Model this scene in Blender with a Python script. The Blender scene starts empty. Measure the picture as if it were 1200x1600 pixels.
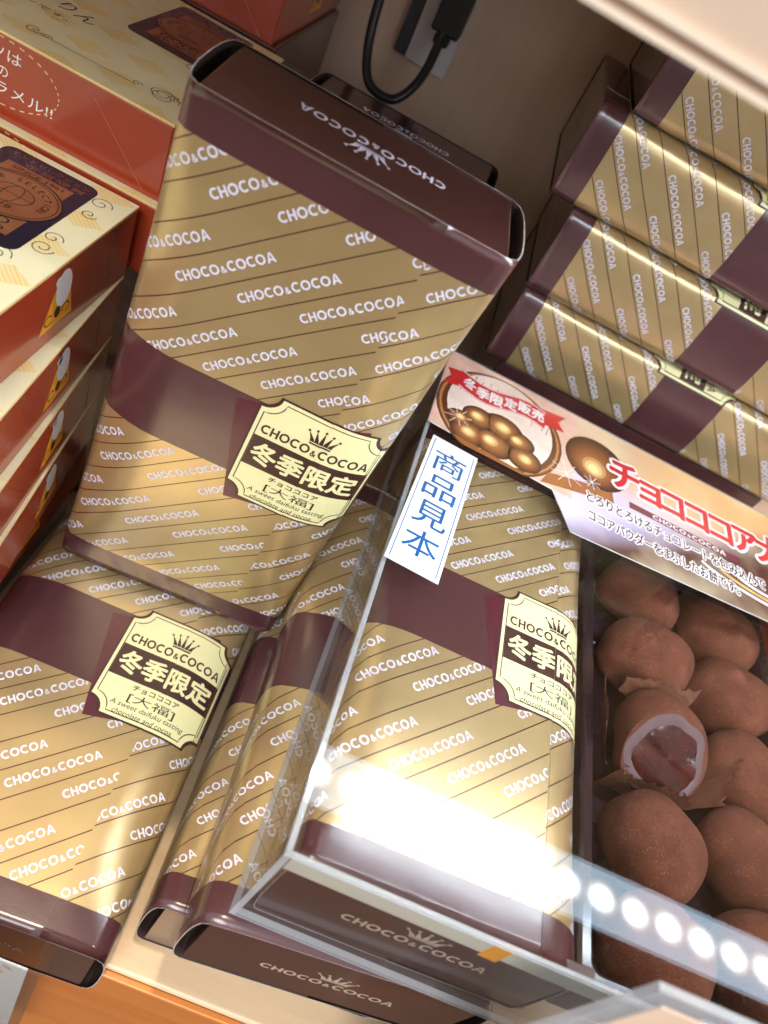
import bpy, bmesh, math, random
from mathutils import Matrix, Vector
random.seed(7)
U = 0.01                      # all numbers below are centimetres
SC = bpy.context.scene
COL = SC.collection

# ------------------------------------------------------------------ camera, light, exposure
R = [[0.89036, 0.22324, 0.39676], [0.44033, -0.64359, -0.62602], [0.1156, 0.73209, -0.67133]]
CAM = Vector((-3.2219, -6.7364, 21.1047)) * U
xr, yd, fw = (Vector(r).normalized() for r in R)
fw = fw.normalized(); xr = (xr - fw * xr.dot(fw)).normalized(); up = xr.cross(fw)
cd = bpy.data.cameras.new('camera'); cam = bpy.data.objects.new('camera', cd); COL.objects.link(cam)
m3 = Matrix((xr, up, -fw)).transposed()
cam.matrix_world = Matrix.Translation(CAM) @ m3.to_4x4()
cd.sensor_fit = 'VERTICAL'; cd.lens = 4.25; cd.sensor_height = 4.25 * 1600 / 1184.2; cd.sensor_width = cd.sensor_height
cd.clip_start = 0.005; cd.clip_end = 50
cd.dof.use_dof = True; cd.dof.focus_distance = 24 * U; cd.dof.aperture_fstop = 2.0
SC.camera = cam

W = bpy.data.worlds.new('World'); SC.world = W; W.use_nodes = True
_t = W.node_tree; _c = _t.nodes.new('ShaderNodeTexCoord'); _s = _t.nodes.new('ShaderNodeSeparateXYZ'); _r = _t.nodes.new('ShaderNodeValToRGB')
_t.links.new(_c.outputs['Generated'], _s.inputs[0]); _t.links.new(_s.outputs[2], _r.inputs[0]); _t.links.new(_r.outputs[0], _t.nodes['Background'].inputs[0])
_r.color_ramp.elements[0].position = 0.0; _r.color_ramp.elements[0].color = (.16, .10, .065, 1)
_r.color_ramp.elements[1].position = .22; _r.color_ramp.elements[1].color = (.96, .98, 1.0, 1)
_t.nodes['Background'].inputs[1].default_value = 0.80

def area(name, loc, target, size, power, col, sy=None):
    l = bpy.data.lights.new(name, 'AREA'); l.size = size * U; l.energy = power; l.color = col
    if sy: l.shape = 'RECTANGLE'; l.size_y = sy * U
    else: l.shape = 'DISK'
    o = bpy.data.objects.new(name, l); COL.objects.link(o)
    o.location = Vector(loc) * U
    o.rotation_euler = (Vector(target) - Vector(loc)).to_track_quat('-Z', 'Y').to_euler()
    return o
area('shop_ceiling_lamp', (-16, 9.0, 190), (-4, 2, -4), 8, 12.5, (1.0, 0.80, 0.56))
area('front_fill_lamp', (-30, -150, 170), (0, 8, 2), 110, 30.0, (1.0, 0.985, 0.97))  # added fill lamp, out of view, brightens the box fronts and red lids

SC.view_settings.view_transform = 'Standard'; SC.view_settings.look = 'None'
SC.view_settings.exposure = 0.60; SC.view_settings.gamma = 1; SC.view_settings.use_curve_mapping = False
SC.render.engine = 'CYCLES'
SC.cycles.max_bounces = 10; SC.cycles.transparent_max_bounces = 16
SC.cycles.sample_clamp_indirect = 6

# ------------------------------------------------------------------ materials
class NT:
    def __init__(s, name):
        s.m = bpy.data.materials.new(name); s.m.use_nodes = True
        s.t = s.m.node_tree; s.n = s.t.nodes; s.n.clear()
        s.out = s.n.new('ShaderNodeOutputMaterial')
    def node(s, typ, **k):
        n = s.n.new('ShaderNode' + typ)
        for a, b in k.items(): setattr(n, a, b)
        return n
    def link(s, a, b): s.t.links.new(a, b)
    def math(s, op, a, b=None, c=None):
        n = s.node('Math', operation=op)
        for i, v in enumerate((a, b, c)):
            if v is None: continue
            if isinstance(v, (int, float)): n.inputs[i].default_value = v
            else: s.link(v, n.inputs[i])
        return n.outputs[0]
    def mix(s, f, a, b):
        n = s.node('MixRGB')
        for i, v in enumerate((f, a, b)):
            if isinstance(v, (int, float)): n.inputs[i].default_value = v
            elif isinstance(v, tuple): n.inputs[i].default_value = (*v[:3], 1)
            else: s.link(v, n.inputs[i])
        return n.outputs[0]
    def noise(s, scale, detail=3, rough=.55, vec=None, dist=0):
        n = s.node('TexNoise'); n.inputs['Scale'].default_value = scale; n.inputs['Detail'].default_value = detail
        n.inputs['Roughness'].default_value = rough; n.inputs['Distortion'].default_value = dist
        if vec is None:
            c = s.node('TexCoord'); vec = c.outputs['Object']
        s.link(vec, n.inputs['Vector']); return n.outputs['Fac']
    def ramp(s, f, a, b):
        n = s.node('MapRange'); n.clamp = True
        s.link(f, n.inputs[0]); n.inputs[1].default_value = a; n.inputs[2].default_value = b
        return n.outputs[0]
    def bump(s, h, strength, dist):
        n = s.node('Bump'); n.inputs['Strength'].default_value = strength; n.inputs['Distance'].default_value = dist
        s.link(h, n.inputs['Height']); return n.outputs[0]
    def bsdf(s, col=None, rough=.5, metal=0, spec=.5, coat=0, coatr=.1, normal=None, **k):
        b = s.node('BsdfPrincipled')
        for nm, v in (('Base Color', col), ('Roughness', rough), ('Metallic', metal), ('Specular IOR Level', spec), ('Coat Weight', coat), ('Coat Roughness', coatr)):
            if v is None: continue
            if isinstance(v, tuple): b.inputs[nm].default_value = (*v[:3], 1)
            elif isinstance(v, (int, float)): b.inputs[nm].default_value = v
            else: s.link(v, b.inputs[nm])
        if normal is not None:
            s.link(normal, b.inputs['Normal'])
            if coat: s.link(normal, b.inputs['Coat Normal'])
        for nm, v in k.items():
            b.inputs[nm.replace('_', ' ')].default_value = v
        s.link(b.outputs[0], s.out.inputs[0]); return b

def simple(name, col, rough=.5, metal=0, coat=0, coatr=.1, var=.12, vs=60, bump=0, bs=400, spec=.5):
    t = NT(name)
    n = t.noise(vs, 4)
    lo = tuple(c * (1 - var) for c in col); hi = tuple(min(1, c * (1 + var)) for c in col)
    c = t.mix(t.ramp(n, .3, .7), lo, hi)
    nr = t.bump(t.noise(bs, 2), bump, .0003) if bump else None
    t.bsdf(c, rough, metal, spec, coat, coatr, nr)
    return t.m

V_A, V_B, V_C, V_D = 1.08, 7.42, 10.55, 16.66
LEN, THK, HW = 17.73, 3.8, 4.0
ROW, PER = 0.885, 4.76

def gold_mat():
    t = NT('printed_gold_paper')
    uv = t.node('UVMap', uv_map='pattern'); s = t.node('SeparateXYZ'); t.link(uv.outputs[0], s.inputs[0])
    n, v = s.outputs[0], s.outputs[1]
    # thin diagonal rules
    fr = t.math('FRACT', t.math('ADD', t.math('DIVIDE', n, ROW), 100.0))
    line = t.math('LESS_THAN', t.math('ABSOLUTE', t.math('SUBTRACT', fr, .5)), .022)
    b1 = t.math('LESS_THAN', v, V_A); b3 = t.math('GREATER_THAN', v, V_D)
    b2 = t.math('MULTIPLY', t.math('GREATER_THAN', v, V_B), t.math('LESS_THAN', v, V_C))
    band = t.math('MAXIMUM', t.math('MAXIMUM', b1, b2), b3)
    cloud = t.ramp(t.noise(35, 3), .35, .7)
    gold = t.mix(cloud, (.46, .335, .16), (.52, .39, .195))
    brown = t.mix(cloud, (.070, .025, .029), (.084, .031, .035))
    c = t.mix(line, gold, (.075, .028, .016))
    c = t.mix(band, c, brown)
    printed = t.math('MAXIMUM', band, line)
    metal = t.math('MULTIPLY', t.math('SUBTRACT', 1, printed), .52)
    fine = t.noise(900, 2); wide = t.noise(42, 2)
    h = t.math('ADD', t.math('MULTIPLY', fine, t.math('ADD', .015, t.math('MULTIPLY', band, .05))), t.math('MULTIPLY', wide, 1.0))
    nr = t.bump(h, .16, .0012)
    rough = t.math('MAXIMUM', .16, t.math('SUBTRACT', t.math('ADD', .27, t.math('MULTIPLY', wide, .04)), t.math('MULTIPLY', band, .06)))
    t.bsdf(c, rough, metal, .5, t.math('ADD', .25, t.math('MULTIPLY', band, .20)), .2, nr)
    return t.m

M = {}
M['gold'] = gold_mat()
M['white_ink'] = simple('pale_lilac_ink', (.66, .66, .80), .45, coat=.3, var=.05)
M['tan_ink'] = simple('tan_ink', (.56, .44, .33), .4, coat=.3, var=.05)
M['rim'] = simple('cut_card_edge', (.55, .47, .44), .7, var=.2, vs=300)
M['inside'] = simple('card_inside', (.035, .016, .014), .8)
M['brown_card'] = simple('dark_brown_card', (.062, .020, .020), .22, coat=.6, coatr=.08, var=.18, vs=45, bump=.06, bs=900)
M['stk_cream'] = simple('cream_sticker_paper', (.80, .77, .42), .42, coat=.25, var=.03)
M['stk_brown'] = simple('dark_brown_ink', (.050, .016, .014), .42, coat=.2)
M['plum'] = simple('plum_paper', (.085, .012, .024), .35, coat=.3)

def wood(name, a, b, axis='X', rough=.45, coat=.15, sc=1):
    t = NT(name); c = t.node('TexCoord'); mp = t.node('Mapping'); t.link(c.outputs['Object'], mp.inputs[0])
    mp.inputs['Scale'].default_value = {'X': (6, 90, 90), 'Z': (90, 90, 6), 'Y': (90, 6, 90)}[axis]
    g = t.noise(1.0 * sc, 6, .65, mp.outputs[0], .6); g2 = t.noise(5 * sc, 3, .6, mp.outputs[0])
    col = t.mix(t.ramp(t.math('ADD', t.math('MULTIPLY', g, .7), t.math('MULTIPLY', g2, .3)), .32, .68), a, b)
    t.bsdf(col, rough, 0, .4, coat, .25, t.bump(g2, .08, .0004)); return t.m
M['wood_top'] = wood('pale_maple_laminate', (.62, .43, .25), (.76, .57, .37), 'X', .35, .3)
M['wood_orange'] = wood('orange_wood_front', (.58, .17, .030), (.70, .25, .055), 'X', .35, .3)
M['wood_wall'] = wood('brown_wood_panel', (.70, .50, .355), (.80, .60, .44), 'Z', .55, .1)
M['beige'] = simple('beige_laminate', (.62, .47, .36), .45, var=.04)
M['beige_light'] = simple('pale_beige_plastic', (.82, .69, .55), .4, var=.04)
M['beige_dark'] = simple('brown_groove', (.30, .19, .13), .5, var=.06)
M['cream_plain'] = simple('cream_card', (.86, .74, .58), .5, var=.03)
M['red'] = simple('red_brown_gloss_card', (.36, .046, .018), .22, coat=.5, coatr=.10, var=.12, vs=30, bump=.05, bs=700)
M['red_edge'] = simple('worn_red_crease', (.42, .12, .09), .4, var=.2, vs=300)
M['yellow'] = simple('yellow_card_edge', (.80, .56, .20), .5, var=.1)
M['navy'] = simple('navy_label', (.008, .010, .028), .25, coat=.4, var=.1)
def copper():
    t = NT('copper_foil'); n = t.ramp(t.noise(90, 3), .3, .7)
    t.bsdf(t.mix(n, (.34, .11, .055), (.42, .20, .09)), .3, .45, .5, .2); return t.m
M['copper'] = copper()
M['ink'] = simple('dark_ink', (.03, .012, .008), .45)
M['orange'] = simple('orange_ink', (.88, .36, .015), .4, coat=.3, var=.04)
M['pale_blue'] = simple('pale_blue_ink', (.84, .88, .95), .4, coat=.3, var=.03)
M['white'] = simple('white_paper', (.80, .82, .84), .45, coat=.2, var=.03)
M['blue_ink'] = simple('blue_ink', (.006, .105, .33), .45)
M['black_plastic'] = simple('black_rubber', (.010, .010, .012), .38, var=.2)
M['grey_plastic'] = simple('grey_white_plastic', (.74, .72, .75), .4, var=.05)
M['grey_dark'] = simple('charcoal_plastic', (.05, .05, .055), .5, var=.25, vs=200)
M['tray'] = simple('dark_tray_plastic', (.022, .012, .016), .14, coat=.5, coatr=.05)

def cream_lid():
    t = NT('cream_diamond_print'); c = t.node('TexCoord'); s = t.node('SeparateXYZ'); t.link(c.outputs['Object'], s.inputs[0])
    x, y = s.outputs[0], s.outputs[1]
    a = t.math('MULTIPLY', t.math('ADD', t.math('MULTIPLY', x, .62), y), 52.0); b = t.math('MULTIPLY', t.math('SUBTRACT', t.math('MULTIPLY', x, .62), y), 52.0)
    fa = t.math('GREATER_THAN', t.math('FRACT', t.math('ADD', a, 50)), .5); fb = t.math('GREATER_THAN', t.math('FRACT', t.math('ADD', b, 50)), .5)
    dia = t.math('MULTIPLY', fa, fb)
    hatch = t.math('ADD', .65, t.math('MULTIPLY', t.math('SINE', t.math('MULTIPLY', t.math('ADD', x, y), 3800.0)), .35))
    soft = t.ramp(t.noise(120, 3), .3, .6)
    col = t.mix(t.math('MULTIPLY', t.math('MULTIPLY', dia, hatch), t.math('ADD', .5, t.math('MULTIPLY', soft, .4))), (.84, .79, .52), (.84, .58, .14))
    t.bsdf(col, .42, 0, .5, .25, .15, t.bump(t.noise(60, 2), .05, .0006)); return t.m
M['lid'] = cream_lid()

def acrylic(name, tint, base, rough=0.0, f0=.045):
    t = NT(name)
    lw = t.node('LayerWeight'); lw.inputs[0].default_value = .5
    f = t.math('ADD', f0, t.math('MULTIPLY', t.math('POWER', lw.outputs['Facing'], 5.0), .95))
    f = t.math('MULTIPLY', f, .8)
    tr = t.node('BsdfTransparent'); tr.inputs[0].default_value = (*tint, 1)
    df = t.node('BsdfDiffuse'); df.inputs[0].default_value = (.75, .8, .86, 1)
    dust = t.math('MULTIPLY', t.ramp(t.noise(700, 2), .70, .78), .12)
    m0 = t.node('MixShader'); t.link(t.math('ADD', dust, base), m0.inputs[0]); t.link(tr.outputs[0], m0.inputs[1]); t.link(df.outputs[0], m0.inputs[2])
    gl = t.node('BsdfGlossy'); gl.inputs['Roughness'].default_value = rough
    m1 = t.node('MixShader'); t.link(f, m1.inputs[0]); t.link(m0.outputs[0], m1.inputs[1]); t.link(gl.outputs[0], m1.inputs[2])
    t.link(m1.outputs[0], t.out.inputs[0]); return t.m
M['acrylic'] = acrylic('clear_acrylic', (.985, .99, .99), .0)
M['acrylic_edge'] = acrylic('acrylic_cut_edge', (.80, .84, .88), .42, .15)
M['frost'] = acrylic('milky_clear_plastic', (.93, .94, .96), .30, .0, .03)

def cocoa():
    t = NT('cocoa_powder')
    big = t.noise(75, 5, .68); fine = t.noise(1500, 3, .7); oi = t.node('ObjectInfo')
    base = t.mix(t.ramp(big, .3, .72), (.072, .021, .012), (.160, .053, .030))
    c = t.mix(t.math('MULTIPLY', t.ramp(fine, .57, .70), t.math('ADD', .25, t.math('MULTIPLY', t.ramp(t.noise(140, 3), .35, .65), .75))), base, (.34, .17, .10))
    c = t.mix(t.math('MULTIPLY', oi.outputs['Random'], .35), c, (.10, .034, .018))
    h = t.math('ADD', t.math('MULTIPLY', fine, .5), t.math('MULTIPLY', t.noise(620, 4, .7), .5))
    t.bsdf(c, .95, 0, .2, 0, .1, t.bump(h, .8, .0005)); return t.m
M['cocoa'] = cocoa()
def choc():
    t = NT('soft_chocolate_filling'); n = t.noise(160, 4, .6, dist=1.0)
    t.bsdf(t.mix(t.ramp(n, .35, .7), (.024, .004, .003), (.070, .010, .007)), .20, 0, .30, .10, .10, t.bump(n, .55, .0012)); return t.m
M['choc'] = choc()
M['mochi'] = simple('lilac_brown_mochi', (.100, .056, .064), .5, coat=.1, coatr=.2, var=.12, vs=120, bump=.2, bs=300)
M['cup_paper'] = simple('brown_baking_paper', (.13, .052, .030), .45, var=.25, vs=80)

def emit(name, col, s):
    t = NT(name); e = t.node('Emission'); e.inputs[0].default_value = (*col, 1); e.inputs[1].default_value = s
    t.link(e.outputs[0], t.out.inputs[0]); return t.m
def led_lens():
    t = NT('lit_led_lens'); c = t.node('TexCoord'); s = t.node('SeparateXYZ'); t.link(c.outputs['Object'], s.inputs[0])
    r2 = t.math('ADD', t.math('POWER', s.outputs[0], 2.0), t.math('POWER', s.outputs[1], 2.0))
    g = t.math('POWER', 2.718, t.math('DIVIDE', r2, -.0034 ** 2))
    h = t.math('POWER', 2.718, t.math('DIVIDE', r2, -.0062 ** 2))
    e = t.node('Emission'); e.inputs[0].default_value = (.86, .93, 1.0, 1)
    t.link(t.math('ADD', 4.0, t.math('ADD', t.math('MULTIPLY', g, 130.0), t.math('MULTIPLY', h, 12.0))), e.inputs[1])
    t.link(e.outputs[0], t.out.inputs[0]); return t.m
M['led'] = led_lens()
M['led_glow'] = emit('lit_led_diffuser', (.66, .83, 1.0), 6.0)
M['alu'] = simple('brushed_aluminium', (.5, .5, .5), .35, metal=.8)

# ------------------------------------------------------------------ mesh helpers
class MB:
    def __init__(s): s.v, s.f, s.mi, s.uv, s.mats, s.key = [], [], [], [], [], {}
    def mat(s, name):
        if name not in s.mats: s.mats.append(name)
        return s.mats.index(name)
    def face(s, pts, mat, uvs=None):
        b = len(s.v); s.v += [tuple(p) for p in pts]; s.f.append(tuple(range(b, b + len(pts)))); s.mi.append(s.mat(mat))
        s.uv.append(uvs or [(0, 0)] * len(pts))
    def box(s, a, b, mat, tops=None):
        x0, y0, z0 = a; x1, y1, z1 = b
        P = [(x0, y0, z0), (x1, y0, z0), (x1, y1, z0), (x0, y1, z0), (x0, y0, z1), (x1, y0, z1), (x1, y1, z1), (x0, y1, z1)]
        for i, q in enumerate([(0, 3, 2, 1), (4, 5, 6, 7), (0, 1, 5, 4), (1, 2, 6, 5), (2, 3, 7, 6), (3, 0, 4, 7)]):
            s.face([P[k] for k in q], tops if (tops and i == 1) else mat)
    def tube(s, pts, r, mat, n=10):
        pts = [Vector(p) for p in pts]; rings = []
        for i, p in enumerate(pts):
            d = (pts[min(i + 1, len(pts) - 1)] - pts[max(i - 1, 0)]).normalized()
            a = d.orthogonal().normalized() if i == 0 else (a - d * a.dot(d)).normalized()
            b = d.cross(a); rr = r[i] if isinstance(r, (list, tuple)) else r
            rings.append([p + (a * math.cos(t) + b * math.sin(t)) * rr for t in [2 * math.pi * k / n for k in range(n)]])
        for i in range(len(rings) - 1):
            for k in range(n): s.face([rings[i][k], rings[i][(k + 1) % n], rings[i + 1][(k + 1) % n], rings[i + 1][k]], mat)
        s.face(rings[0][::-1], mat); s.face(rings[-1], mat)
    def build(s, name, parent=None, smooth=False, bevel=0, weld=True, uvname='pattern'):
        me = bpy.data.meshes.new(name); me.from_pydata([tuple(c * U for c in p) for p in s.v], [], s.f)
        for m in s.mats: me.materials.append(M[m])
        for p, i in zip(me.polygons, s.mi): p.material_index = i
        l = me.uv_layers.new(name=uvname); k = 0
        for uvs in s.uv:
            for q in uvs: l.data[k].uv = q; k += 1
        bm = bmesh.new(); bm.from_mesh(me)
        if weld: bmesh.ops.remove_doubles(bm, verts=bm.verts, dist=1e-7)
        if bevel:
            bmesh.ops.recalc_face_normals(bm, faces=bm.faces)
            bmesh.ops.bevel(bm, geom=[e for e in bm.edges if len(e.link_faces) == 2 and e.calc_face_angle() > .5], offset=bevel * U, segments=2, profile=.5, affect='EDGES')
        bm.to_mesh(me); bm.free()
        if smooth:
            for p in me.polygons: p.use_smooth = True
        o = bpy.data.objects.new(name, me); COL.objects.link(o)
        if parent: o.parent = parent
        return o

def tag(o, label=None, cat=None, group=None, kind=None):
    for k, v in (('label', label), ('category', cat), ('group', group), ('kind', kind)):
        if v: o[k] = v
    return o
def thing(name, label, cat, mat=None, loc=(0, 0, 0), group=None):
    o = bpy.data.objects.new(name, None); o.empty_display_size = .02; COL.objects.link(o)
    o.matrix_world = mat if mat is not None else Matrix.Translation(Vector(loc) * U)
    return tag(o, label, cat, group)
def pose(X, Y, Z, t):
    m = Matrix((X, Y, Z)).transposed().to_4x4(); m.translation = Vector(t) * U; return m
def yaw(a, t): return Matrix.Translation(Vector(t) * U) @ Matrix.Rotation(a, 4, 'Z')
def copy_tree(o, parent=None):
    c = o.copy(); COL.objects.link(c); c.parent = parent
    for ch in [x for x in bpy.data.objects if x.parent == o]: copy_tree(ch, c)
    return c

# ------------------------------------------------------------------ 2-D print helpers (polygons in cm)
def clip_half(poly, a, b, c):            # keep a*x+b*y<=c
    out = []
    for i in range(len(poly)):
        p, q = poly[i], poly[(i + 1) % len(poly)]
        dp, dq = a * p[0] + b * p[1] - c, a * q[0] + b * q[1] - c
        if dp <= 0: out.append(p)
        if dp * dq < 0:
            t = dp / (dp - dq); out.append((p[0] + t * (q[0] - p[0]), p[1] + t * (q[1] - p[1])))
    return out
def clip_rect(poly, x0, x1, y0, y1):
    for h in ((-1, 0, -x0), (1, 0, x1), (0, -1, -y0), (0, 1, y1)):
        poly = clip_half(poly, *h)
        if len(poly) < 3: return None
    return poly
def stroke(pts, w, closed=False):
    out = []; n = len(pts)
    def nor(i):
        a = pts[(i - 1) % n] if closed or i > 0 else pts[i]; b = pts[(i + 1) % n] if closed or i < n - 1 else pts[i]
        dx, dy = b[0] - a[0], b[1] - a[1]; l = math.hypot(dx, dy) or 1; return (-dy / l * w / 2, dx / l * w / 2)
    N = [nor(i) for i in range(n)]
    for i in range(n if closed else n - 1):
        j = (i + 1) % n; p, q = pts[i], pts[j]
        out.append([(p[0] - N[i][0], p[1] - N[i][1]), (q[0] - N[j][0], q[1] - N[j][1]), (q[0] + N[j][0], q[1] + N[j][1]), (p[0] + N[i][0], p[1] + N[i][1])])
    return out
def arc(cx, cy, rx, ry, a0, a1, n): return [(cx + rx * math.cos(math.radians(a0 + (a1 - a0) * i / n)), cy + ry * math.sin(math.radians(a0 + (a1 - a0) * i / n))) for i in range(n + 1)]
def disc(cx, cy, rx, ry=None, n=20):
    ry = ry or rx
    return [(cx + rx * math.cos(2 * math.pi * i / n), cy + ry * math.sin(2 * math.pi * i / n)) for i in range(n)]
def logo_polys(s=.19):
    """CHOCO & COCOA in a round geometric capital face, cap height 1, returns polys and width"""
    P = []; x = 0; h = s / 2
    def put(ch):
        nonlocal x
        if ch == 'O':
            P.extend(stroke(arc(x + .48, .5, .48 - h, .5 - h + .01, 0, 360, 22)[:-1], s, True)); x += .96
        elif ch == 'C':
            P.extend(stroke(arc(x + .48, .5, .48 - h, .5 - h + .01, 48, 312, 16), s)); x += .82
        elif ch == 'H':
            P.extend([[(x, 0), (x + s, 0), (x + s, 1), (x, 1)], [(x + .56, 0), (x + .56 + s, 0), (x + .56 + s, 1), (x + .56, 1)], [(x + s, .41), (x + .56, .41), (x + .56, .41 + s * .9), (x + s, .41 + s * .9)]]); x += .56 + s
        elif ch == 'A':
            P.extend([[(x, 0), (x + s * 1.1, 0), (x + .44 + s * .2, 1), (x + .44 - s * .55, 1)], [(x + .88 - s * 1.1, 0), (x + .88, 0), (x + .44 + s * .55, 1), (x + .44 - s * .2, 1)], [(x + .22, .22), (x + .66, .22), (x + .60, .22 + s * .85), (x + .28, .22 + s * .85)]]); x += .88
        elif ch == '&':
            q = [(.50, .0), (.36, .16), (.15, .42), (.14, .54), (.22, .62), (.31, .56), (.29, .44), (.10, .28), (.05, .15), (.14, .04), (.28, .05), (.42, .18), (.48, .32)]
            P.extend(stroke([(x + a, b + .02) for a, b in q], s * .62)); x += .54
        x += .10
    for ch in 'CHOCO': put(ch)
    x += .06; put('&'); x += .06
    for ch in 'COCOA': put(ch)
    return P, x - .10
LOGO, LOGO_W = logo_polys(.20)
def crown_polys(cx, y0, w, h):
    P = []; k = 5
    P.append([(cx - w * .34, y0), (cx + w * .34, y0), (cx + w * .36, y0 + h * .10), (cx - w * .36, y0 + h * .10)])
    base = [(cx + w * (-.36 + .72 * i / 5), y0 + h * .15) for i in range(6)]
    tips = [(cx - w * .5, y0 + h * .72), (cx - w * .26, y0 + h * .86), (cx, y0 + h * .95), (cx + w * .26, y0 + h * .86), (cx + w * .5, y0 + h * .72)]
    for i, t in enumerate(tips):
        mid = ((base[i][0] + base[i + 1][0]) / 2)
        P.append([(base[i][0], base[i][1]), (base[i + 1][0], base[i + 1][1]), (base[i + 1][0] - (base[i + 1][0] - t[0]) * .12, base[i + 1][1] + h * .16), t, (base[i][0] + (t[0] - base[i][0]) * .12, base[i][1] + h * .16)])
        P.append(disc(t[0], t[1], w * .045, n=8))
    return P
def xf(polys, sx=1, sy=None, ox=0, oy=0, rot=0):
    sy = sx if sy is None else sy; c, s = math.cos(rot), math.sin(rot)
    return [[(ox + (p[0] * sx) * c - (p[1] * sy) * s, oy + (p[0] * sx) * s + (p[1] * sy) * c) for p in q] for q in polys]
_tc = {}
def font_polys(body, bold=0.0, res=4):
    """Blender's built-in face, one unit high; returns triangles and bounds"""
    key = (body, bold, res)
    if key in _tc: return _tc[key]
    c = bpy.data.curves.new('t', 'FONT'); c.body = body; c.resolution_u = res; c.offset = 0; c.fill_mode = 'FRONT'
    o = bpy.data.objects.new('t', c); COL.objects.link(o)
    dg = bpy.context.evaluated_depsgraph_get(); ev = o.evaluated_get(dg); me = ev.to_mesh()
    me.calc_loop_triangles()
    vs = [(v.co.x, v.co.y) for v in me.vertices]
    P = [[vs[i] for i in t.vertices] for t in me.loop_triangles]
    ev.to_mesh_clear(); bpy.data.objects.remove(o); bpy.data.curves.remove(c)
    xs = [p[0] for q in P for p in q]; ys = [p[1] for q in P for p in q]
    _tc[key] = (P, min(xs), max(xs), min(ys), max(ys)); return _tc[key]
def text_fit(body, x0, x1, ymid, h, bold=0.0, rot=0, res=4, shear=0):
    P, a, b, c, d = font_polys(body, bold, res)
    sx = (x1 - x0) / (b - a); sy = h / (d - c)
    out = [[((p[0] - a) * sx + shear * (p[1] - c) * sy, (p[1] - (c + d) / 2) * sy) for p in q] for q in P]
    return xf(out, 1, 1, x0, ymid, 0) if not rot else xf([[(p[0], p[1]) for p in q] for q in out], 1, 1, x0, ymid, rot)
def bold_put(put, polys, mat, h, b, n=8):
    for k in range(n):
        a = 2 * math.pi * k / n + .2
        put([[(p[0] + b * math.cos(a), p[1] + b * math.sin(a)) for p in q] for q in polys], mat, h + .0007 * k)
def tri(poly):
    bm = bmesh.new(); f = bm.faces.new([bm.verts.new((p[0], p[1], 0)) for p in poly]); f.normal_update()
    r = bmesh.ops.triangulate(bm, faces=[f]); out = [[(v.co.x, v.co.y) for v in g.verts] for g in bm.faces]; bm.free(); return out
def plane_put(mb, polys, mat, O, X, Y, h):
    O, X, Y = Vector(O), Vector(X), Vector(Y); N = X.cross(Y).normalized()
    for q in polys:
        a = sum(q[i][0] * q[(i + 1) % len(q)][1] - q[(i + 1) % len(q)][0] * q[i][1] for i in range(len(q)))
        if a < 0: q = q[::-1]
        mb.face([O + X * p[0] + Y * p[1] + N * h for p in q], mat)

# ------------------------------------------------------------------ the gift box
BUL, NSUP, NSEG = .38, 2.6, 14
def arc_table():
    pts = []
    for i in range(2001):
        t = math.pi / 2 - math.pi * i / 2000
        c, s = abs(math.cos(t)), math.sin(t)
        pts.append((BUL * c ** (2 / NSUP), math.copysign(abs(s) ** (2 / NSUP), s)))
    pts = [(HW + a, THK / 2 + THK / 2 * b) for a, b in pts]
    L = [0]
    for i in range(2000): L.append(L[-1] + math.dist(pts[i], pts[i + 1]))
    out = []; k = 0
    for j in range(NSEG + 1):
        s = L[-1] * j / NSEG
        while k < 2000 and L[k] < s: k += 1
        out.append((s, pts[k]))
    return out
ARC = arc_table(); AL = ARC[-1][0]
SEAM, LIP = 2.3, .022
NODES_R = [(SEAM + (HW - SEAM) * i / 6, (SEAM + (HW - SEAM) * i / 6, THK)) for i in range(7)] + [(HW + s, p) for s, p in ARC[1:]] + [(HW + AL + HW, (0, 0))]
NODES_L = [(SEAM, (SEAM, THK + LIP)), (SEAM - .5, (SEAM - .5, THK + LIP * .6)), (SEAM - 1.6, (SEAM - 1.6, THK)), ] + [(-2.0 - .4 * i, (-2.0 - .4 * i, THK)) for i in range(6)] + [(-HW - s, (-p[0], p[1])) for s, p in ARC[1:]] + [(-HW - AL - HW, (0, 0))]
def section(nodes, u, h):
    a = abs(u - SEAM)
    for i in range(len(nodes) - 1):
        (u0, p0), (u1, p1) = nodes[i], nodes[i + 1]
        lo, hi = abs(u0 - SEAM), abs(u1 - SEAM)
        if lo - 1e-6 <= a <= hi + 1e-6:
            t = (a - lo) / (hi - lo) if hi > lo else 0
            x, z = p0[0] + t * (p1[0] - p0[0]), p0[1] + t * (p1[1] - p0[1])
            d = Vector((p1[0] - p0[0], p1[1] - p0[1])).normalized()
            n = Vector((-d.y, d.x)) if nodes is NODES_R else Vector((d.y, -d.x))
            return x + n.x * h, z + n.y * h
    return nodes[-1][1]
CT, ST = math.cos(math.radians(42)), math.sin(math.radians(42))
SH_R = (-.10, -1.35)
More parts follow.
